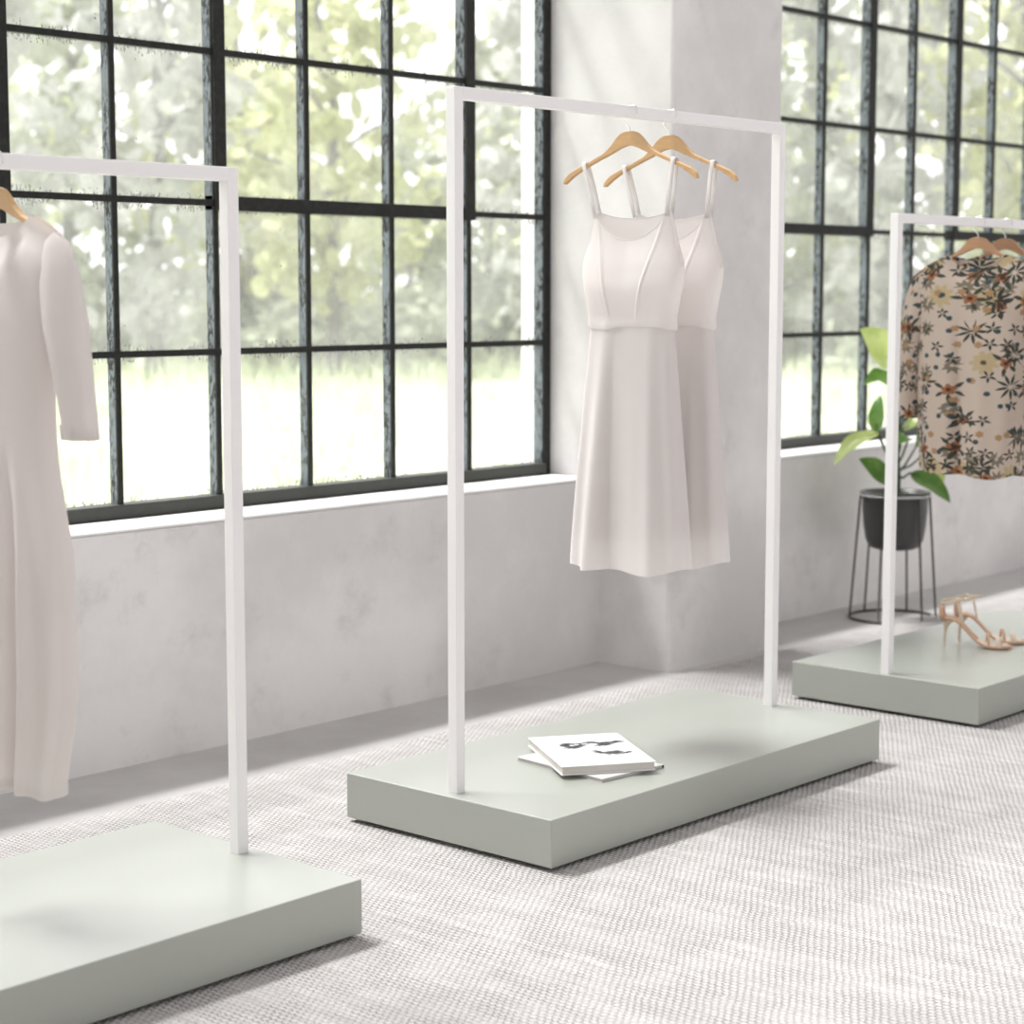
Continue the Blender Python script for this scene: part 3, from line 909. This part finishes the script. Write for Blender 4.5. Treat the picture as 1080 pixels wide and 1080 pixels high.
# ------------------------------------------------------------------ sandals
def sandal(loc, ang, label):
    r = thing('high_heel_sandal', loc, label, 'shoe', 'sandals on the right platform')
    ca, sa = cos(ang), sin(ang)
    W_ = lambda f, l, z: (loc[0] + f * ca - l * sa, loc[1] + f * sa + l * ca, loc[2] + z)
    cl = [(-.026, .091), (-.012, .0930), (.008, .0925), (.028, .0840), (.048, .0670), (.070, .0430), (.092, .0220), (.114, .0100), (.140, .0068), (.165, .0070), (.185, .0085), (.198, .0105)]
    wd = [.012, .0245, .0295, .0290, .0275, .0275, .0300, .0350, .0390, .0370, .0280, .009]
    def bed(dz, k):
        G = []
        for (f, z), w in zip(cl, wd):
            G.append([W_(f, w * k * v - .006 * max(0, (f - .08) / .12) , z + dz + .002 * v * v) for v in (-1, -.6, 0, .6, 1)])
        return G
    o = MB().grid(bed(.0005, 1)).build('footbed', M['nude'], r, True)
    m = o.modifiers.new('thick', 'SOLIDIFY'); m.thickness = .0065; m.offset = 1
    # pale forefoot of the insole and thin dark outsole under it
    G = bed(.0022, .93)[6:-1]
    o = MB().grid(G).build('insole', M['toebed'], r, True)
    m = o.modifiers.new('thick', 'SOLIDIFY'); m.thickness = .002; m.offset = 0
    # heel seat + stiletto
    hp = [(-.002, .0890, .0185), (-.006, .078, .0135), (-.011, .064, .0075), (-.0135, .042, .0048), (-.015, .015, .0042), (-.015, .0006, .0046)]
    MB().tube([W_(f, 0, z) for f, z, q in hp], [q for f, z, q in hp], 14).build('heel', M['strap'], r, True)
    # heel counter wrapping the back
    G = []
    for z0, k, bk in ((.086, 1.0, 0), (.105, .98, -.004), (.124, .93, -.004), (.138, .86, .000)):
        row = []
        for q in range(-8, 9):
            th = q / 8 * 1.45 * (1 - .35 * (z0 - .086) / .052)
            row.append(W_(-.002 + bk - .027 * k * cos(th), .0245 * k * sin(th), z0 - .004 * (abs(q) / 8) ** 2))
        G.append(row)
    o = MB().grid(G).build('heel_counter', M['nude'], r, True)
    m = o.modifiers.new('thick', 'SOLIDIFY'); m.thickness = .0025
    def band(pts, wv, nm, th=.0022, mt='strap'):
        G = []
        for p, w in zip(pts, wv):
            p = Vector(p); w = Vector(w)
            G.append([p - w, p, p + w])
        o = MB().grid(G).build(nm, M[mt], r, True)
        m = o.modifiers.new('thick', 'SOLIDIFY'); m.thickness = th; m.offset = 0
        s_ = o.modifiers.new('smooth', 'SUBSURF'); s_.levels = 1; s_.render_levels = 1
        return o
    # ankle strap: slightly sagging loop joined to the counter
    pts = []
    for k in range(29):
        th = pi + 2 * pi * k / 28 * .985
        pts.append(W_(.008 + .0365 * cos(th), .0300 * sin(th), .142 + .012 * (1 + cos(th)) * .5 - .003 * sin(2 * th)))
    band(pts, [(0, 0, .0045)] * 29, 'ankle_strap')
    # strap tail beyond the buckle
    tail = [W_(.012 + .010 * k, .030 + .0016 * k * k * .4, .1485 + .0010 * k - .0012 * k * k * .25) for k in range(6)]
    band(tail, [(0, 0, .0042)] * 6, 'strap_tail')
    b = MB().tube([W_(.010 + .007 * cos(2 * pi * k / 12), .0318, .148 + .0075 * sin(2 * pi * k / 12)) for k in range(12)], .0014, 6, True)
    b.build('buckle', M['chrome'], r, True)
    # side straps from the waist of the sole up to the ankle strap
    for sg in (-1, 1):
        pts = [W_(.040, sg * .0215, .070), W_(.038, sg * .0275, .095), W_(.033, sg * .0285, .120), W_(.026, sg * .0265, .1495)]
        fw = Vector((ca, sa, .25)).normalized() * .0035
        band(pts, [fw] * 4, 'side_strap')
    # toe strap and crossed vamp strap
    pts = []; pv = []
    for k in range(17):
        th = pi * k / 16
        pts.append(W_(.158, .0335 * cos(th) - .004, .006 + .030 * sin(th) ** .8))
        pv.append(W_(.118 + .012 * k / 16, .0315 * cos(th) - .002, .010 + .036 * sin(th) ** .8))
    fw = Vector((ca, sa, -.2)).normalized()
    band(pts, [fw * .0085] * 17, 'toe_strap')
    band(pv, [fw * .0045] * 17, 'vamp_strap', .0022, 'nude')
    return r
SA = math.atan2(-.166, .072)
s1 = sandal((5.672, 3.128, PT), SA, 'nearer nude strappy stiletto sandal on the right platform, toe towards the viewer')
dup(s1, (5.770, 3.128, PT), radians(6), 'farther nude strappy stiletto sandal, behind its pair, strap end sticking out')

# ------------------------------------------------------------------ trees and meadow outside
def foliage(n_cl, R, H0, H1, seed, leaf=.40, per=10):
    rnd = random.Random(seed); b = MB()
    for c in range(n_cl):
        z = lerp(H0, H1, rnd.random()); k = sin(pi * (z - H0 + .25) / (H1 - H0 + .5)) ** .55
        a = rnd.random() * 2 * pi; rr = R * k * rnd.random() ** .5
        cc = Vector((rr * cos(a), rr * sin(a), z)); cr = .28 + .38 * rnd.random()
        for q in range(per):
            d = Vector((rnd.gauss(0, 1), rnd.gauss(0, 1), rnd.gauss(0, .7))); d *= cr * .55
            p = cc + d
            n = Vector((rnd.gauss(0, 1), rnd.gauss(0, 1), rnd.gauss(.3, 1))).normalized()
            t = n.orthogonal().normalized(); t = (Matrix.Rotation(rnd.random() * 6.28, 3, n) @ t); s_ = n.cross(t)
            l = leaf * (.6 + .8 * rnd.random()); w = l * .55
            i = len(b.v)
            b.v += [tuple(p + t * (l * .5 * cos(pi * e / 4)) + s_ * (w * .6 * sin(pi * e / 4))) for e in range(8)]
            b.f.append(tuple(range(i, i + 8)))
    return b
def tree_proto(kind, R, H0, H1, n_cl, seed, mat, trunk=.14):
    r = thing('tree', (0, 0, 0), 'out-of-focus pale green tree beyond the meadow outside the windows', 'tree', 'trees outside the windows')
    foliage(n_cl, R, H0, H1, seed).build('foliage', M[mat], r)
    rnd = random.Random(seed + 50)
    pts = [(0, 0, -.3)]; 
    for k in range(1, 8): pts.append((rnd.gauss(0, .10) * k * .3, rnd.gauss(0, .10) * k * .3, H1 * .92 * k / 7))
    m = MB().tube(pts, [trunk * (1 - .11 * k) for k in range(8)], 8)
    m.build('trunk', M['bark'], r, True)
    for k in range(7):
        z = H0 * .8 + (H1 - H0) * .1 * k; a = rnd.random() * 6.28; l = R * .8
        p0 = Vector((0, 0, z)); p1 = p0 + Vector((cos(a) * l * .5, sin(a) * l * .5, l * .35)); p2 = p0 + Vector((cos(a) * l, sin(a) * l, l * .55))
        MB().tube([p0, p1, p2], [trunk * .4, trunk * .28, trunk * .1], 6).build('branch', M['bark'], r, True)
    return r
protos = [tree_proto('a', 2.2, 1.5, 8.5, 105, 11, 'tree_a'), tree_proto('b', 2.0, 1.2, 7.5, 95, 12, 'tree_b'), tree_proto('c', 1.8, .9, 9.0, 85, 13, 'tree_c', .18)]
def place(px, dist):      # bearing of a picture column, distance along the ground
    a = YAW - math.atan((px - 540) / 2066.)
    return (cos(a) * dist, sin(a) * dist, -.05)
TREES = [(-340, 34, 0, 1.), (-190, 38, 1, 1.), (-40, 33, 2, 1.), (75, 38, 1, 1.05), (165, 31, 2, .92), (262, 37, 0, 1.), (352, 32, 0, .86), (430, 40, 1, .62), (515, 36, 1, .76), (595, 33, 2, 1.), (700, 38, 0, 1.1), (790, 33, 1, 1.),
         (862, 38, 0, .95), (925, 32, 2, .95), (992, 39, 2, 1.05), (1075, 34, 0, 1.), (1190, 37, 1, 1.), (1320, 34, 2, 1.),
         (10, 47, 0, 1.), (310, 48, 1, .8), (465, 48, 0, .5), (570, 47, 0, 1.), (1040, 50, 1, .7)]
used = set()
for i, (px, dist, k, sc) in enumerate(TREES):
    if k not in used:
        used.add(k); t = protos[k]; t.location = place(px, dist); t.scale = (sc, sc, sc); t.rotation_euler.z = i * 1.3
    else:
        dup(protos[k], place(px, dist), i * 1.3, None, (sc, sc, sc))

def shrub_proto():
    r = thing('shrub', (0, 0, 0), 'blurred low grey-green shrub at the far edge of the meadow outside', 'shrub', 'shrubs at the meadow edge')
    foliage(70, 1.5, .1, 1.3, 21, .26, 14).build('foliage', M['tree_b'], r)
    MB().tube([(0, 0, -.2), (.05, .02, .5), (.1, -.05, 1.1)], [.06, .045, .02], 6).build('stem', M['bark'], r, True)
    return r
sp = shrub_proto(); first = True
for i in range(24):
    px = -380 + i * 74; dist = 35 + 9 * ((i * 37) % 10) / 10
    if first: sp.location = place(px, dist); first = False
    else: dup(sp, place(px, dist), i * 2.1, None, (1, 1, .8 + .5 * ((i * 53) % 10) / 10))

def meadow_grass():
    rnd = random.Random(31); b = MB()
    for k in range(9000):
        px = rnd.uniform(-450, 1450); dist = 9 + 27 * rnd.random() ** .8
        x, y, z = place(px, dist)
        if y < YOUT + .4: continue
        h = (.18 + .4 * rnd.random()); a = rnd.random() * 6.28; w = .02 + .03 * rnd.random()
        i = len(b.v); lx, ly = rnd.gauss(0, .12), rnd.gauss(0, .12)
        b.v += [(x - w * cos(a), y - w * sin(a), -.2), (x + w * cos(a), y + w * sin(a), -.2), (x + lx, y + ly, -.12 + h)]
        b.f.append((i, i + 1, i + 2))
    o = b.build('meadow_grass', M['grassblade'])
    tag(o, 'bright blurred tall grass of the meadow outside the windows', 'grass', None, 'stuff')
meadow_grass()

# ------------------------------------------------------------------ sky: pale overcast plus a bright band added as a wide, thin strip light
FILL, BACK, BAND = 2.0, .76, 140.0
def sky():
    w = bpy.data.worlds.new('sky'); SC.world = w; w.use_nodes = True
    t = w.node_tree; n = t.nodes; n.clear()
    class Q(NT):
        def __init__(s): s.t = t; s.n = n
    q = Q()
    tc = n.new('ShaderNodeTexCoord'); sp_ = n.new('ShaderNodeSeparateXYZ'); t.links.new(tc.outputs['Generated'], sp_.inputs[0])
    x, y, z = sp_.outputs
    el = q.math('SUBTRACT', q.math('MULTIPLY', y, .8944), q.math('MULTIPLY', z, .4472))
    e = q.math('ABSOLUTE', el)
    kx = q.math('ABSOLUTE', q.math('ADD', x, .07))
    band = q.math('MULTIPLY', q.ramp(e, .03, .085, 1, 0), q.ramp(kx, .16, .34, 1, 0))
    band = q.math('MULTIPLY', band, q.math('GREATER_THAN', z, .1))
    base = q.ramp(y, .0, .5, BACK, FILL)
    low = q.ramp(z, -.12, .0, .45, 1)
    s = q.math('MULTIPLY', base, low)
    a = n.new('ShaderNodeBackground'); t.links.new(q.mix(q.ramp(y, .0, .5), (1, .982, .978), (.985, .965, 1.)), a.inputs[0]); t.links.new(s, a.inputs[1])
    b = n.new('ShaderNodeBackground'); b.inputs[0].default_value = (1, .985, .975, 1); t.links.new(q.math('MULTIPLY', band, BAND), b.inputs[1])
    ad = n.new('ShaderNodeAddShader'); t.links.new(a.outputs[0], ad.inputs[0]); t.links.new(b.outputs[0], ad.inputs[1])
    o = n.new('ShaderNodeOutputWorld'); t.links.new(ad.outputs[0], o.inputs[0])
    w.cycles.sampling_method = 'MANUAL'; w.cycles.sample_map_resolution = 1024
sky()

# ------------------------------------------------------------------ camera
cam = bpy.data.cameras.new('camera'); co = bpy.data.objects.new('camera', cam); COL.objects.link(co)
PITCH = .1113
co.location = (0, 0, 1.2736)
fwd = Vector((cos(YAW) * cos(PITCH), sin(YAW) * cos(PITCH), -sin(PITCH)))
co.rotation_euler = fwd.to_track_quat('-Z', 'Y').to_euler()
cam.sensor_width = 36; cam.sensor_fit = 'HORIZONTAL'; cam.lens = 2066.35 / 1080 * 36
cam.clip_start = .05; cam.clip_end = 300
cam.dof.use_dof = True; cam.dof.focus_distance = 4.4
cam.dof.aperture_fstop = cam.lens / 18.
SC.camera = co
vs = SC.view_settings
vs.view_transform = 'Standard'; vs.look = 'None'; vs.exposure = 0.0; vs.gamma = 1; vs.use_curve_mapping = False
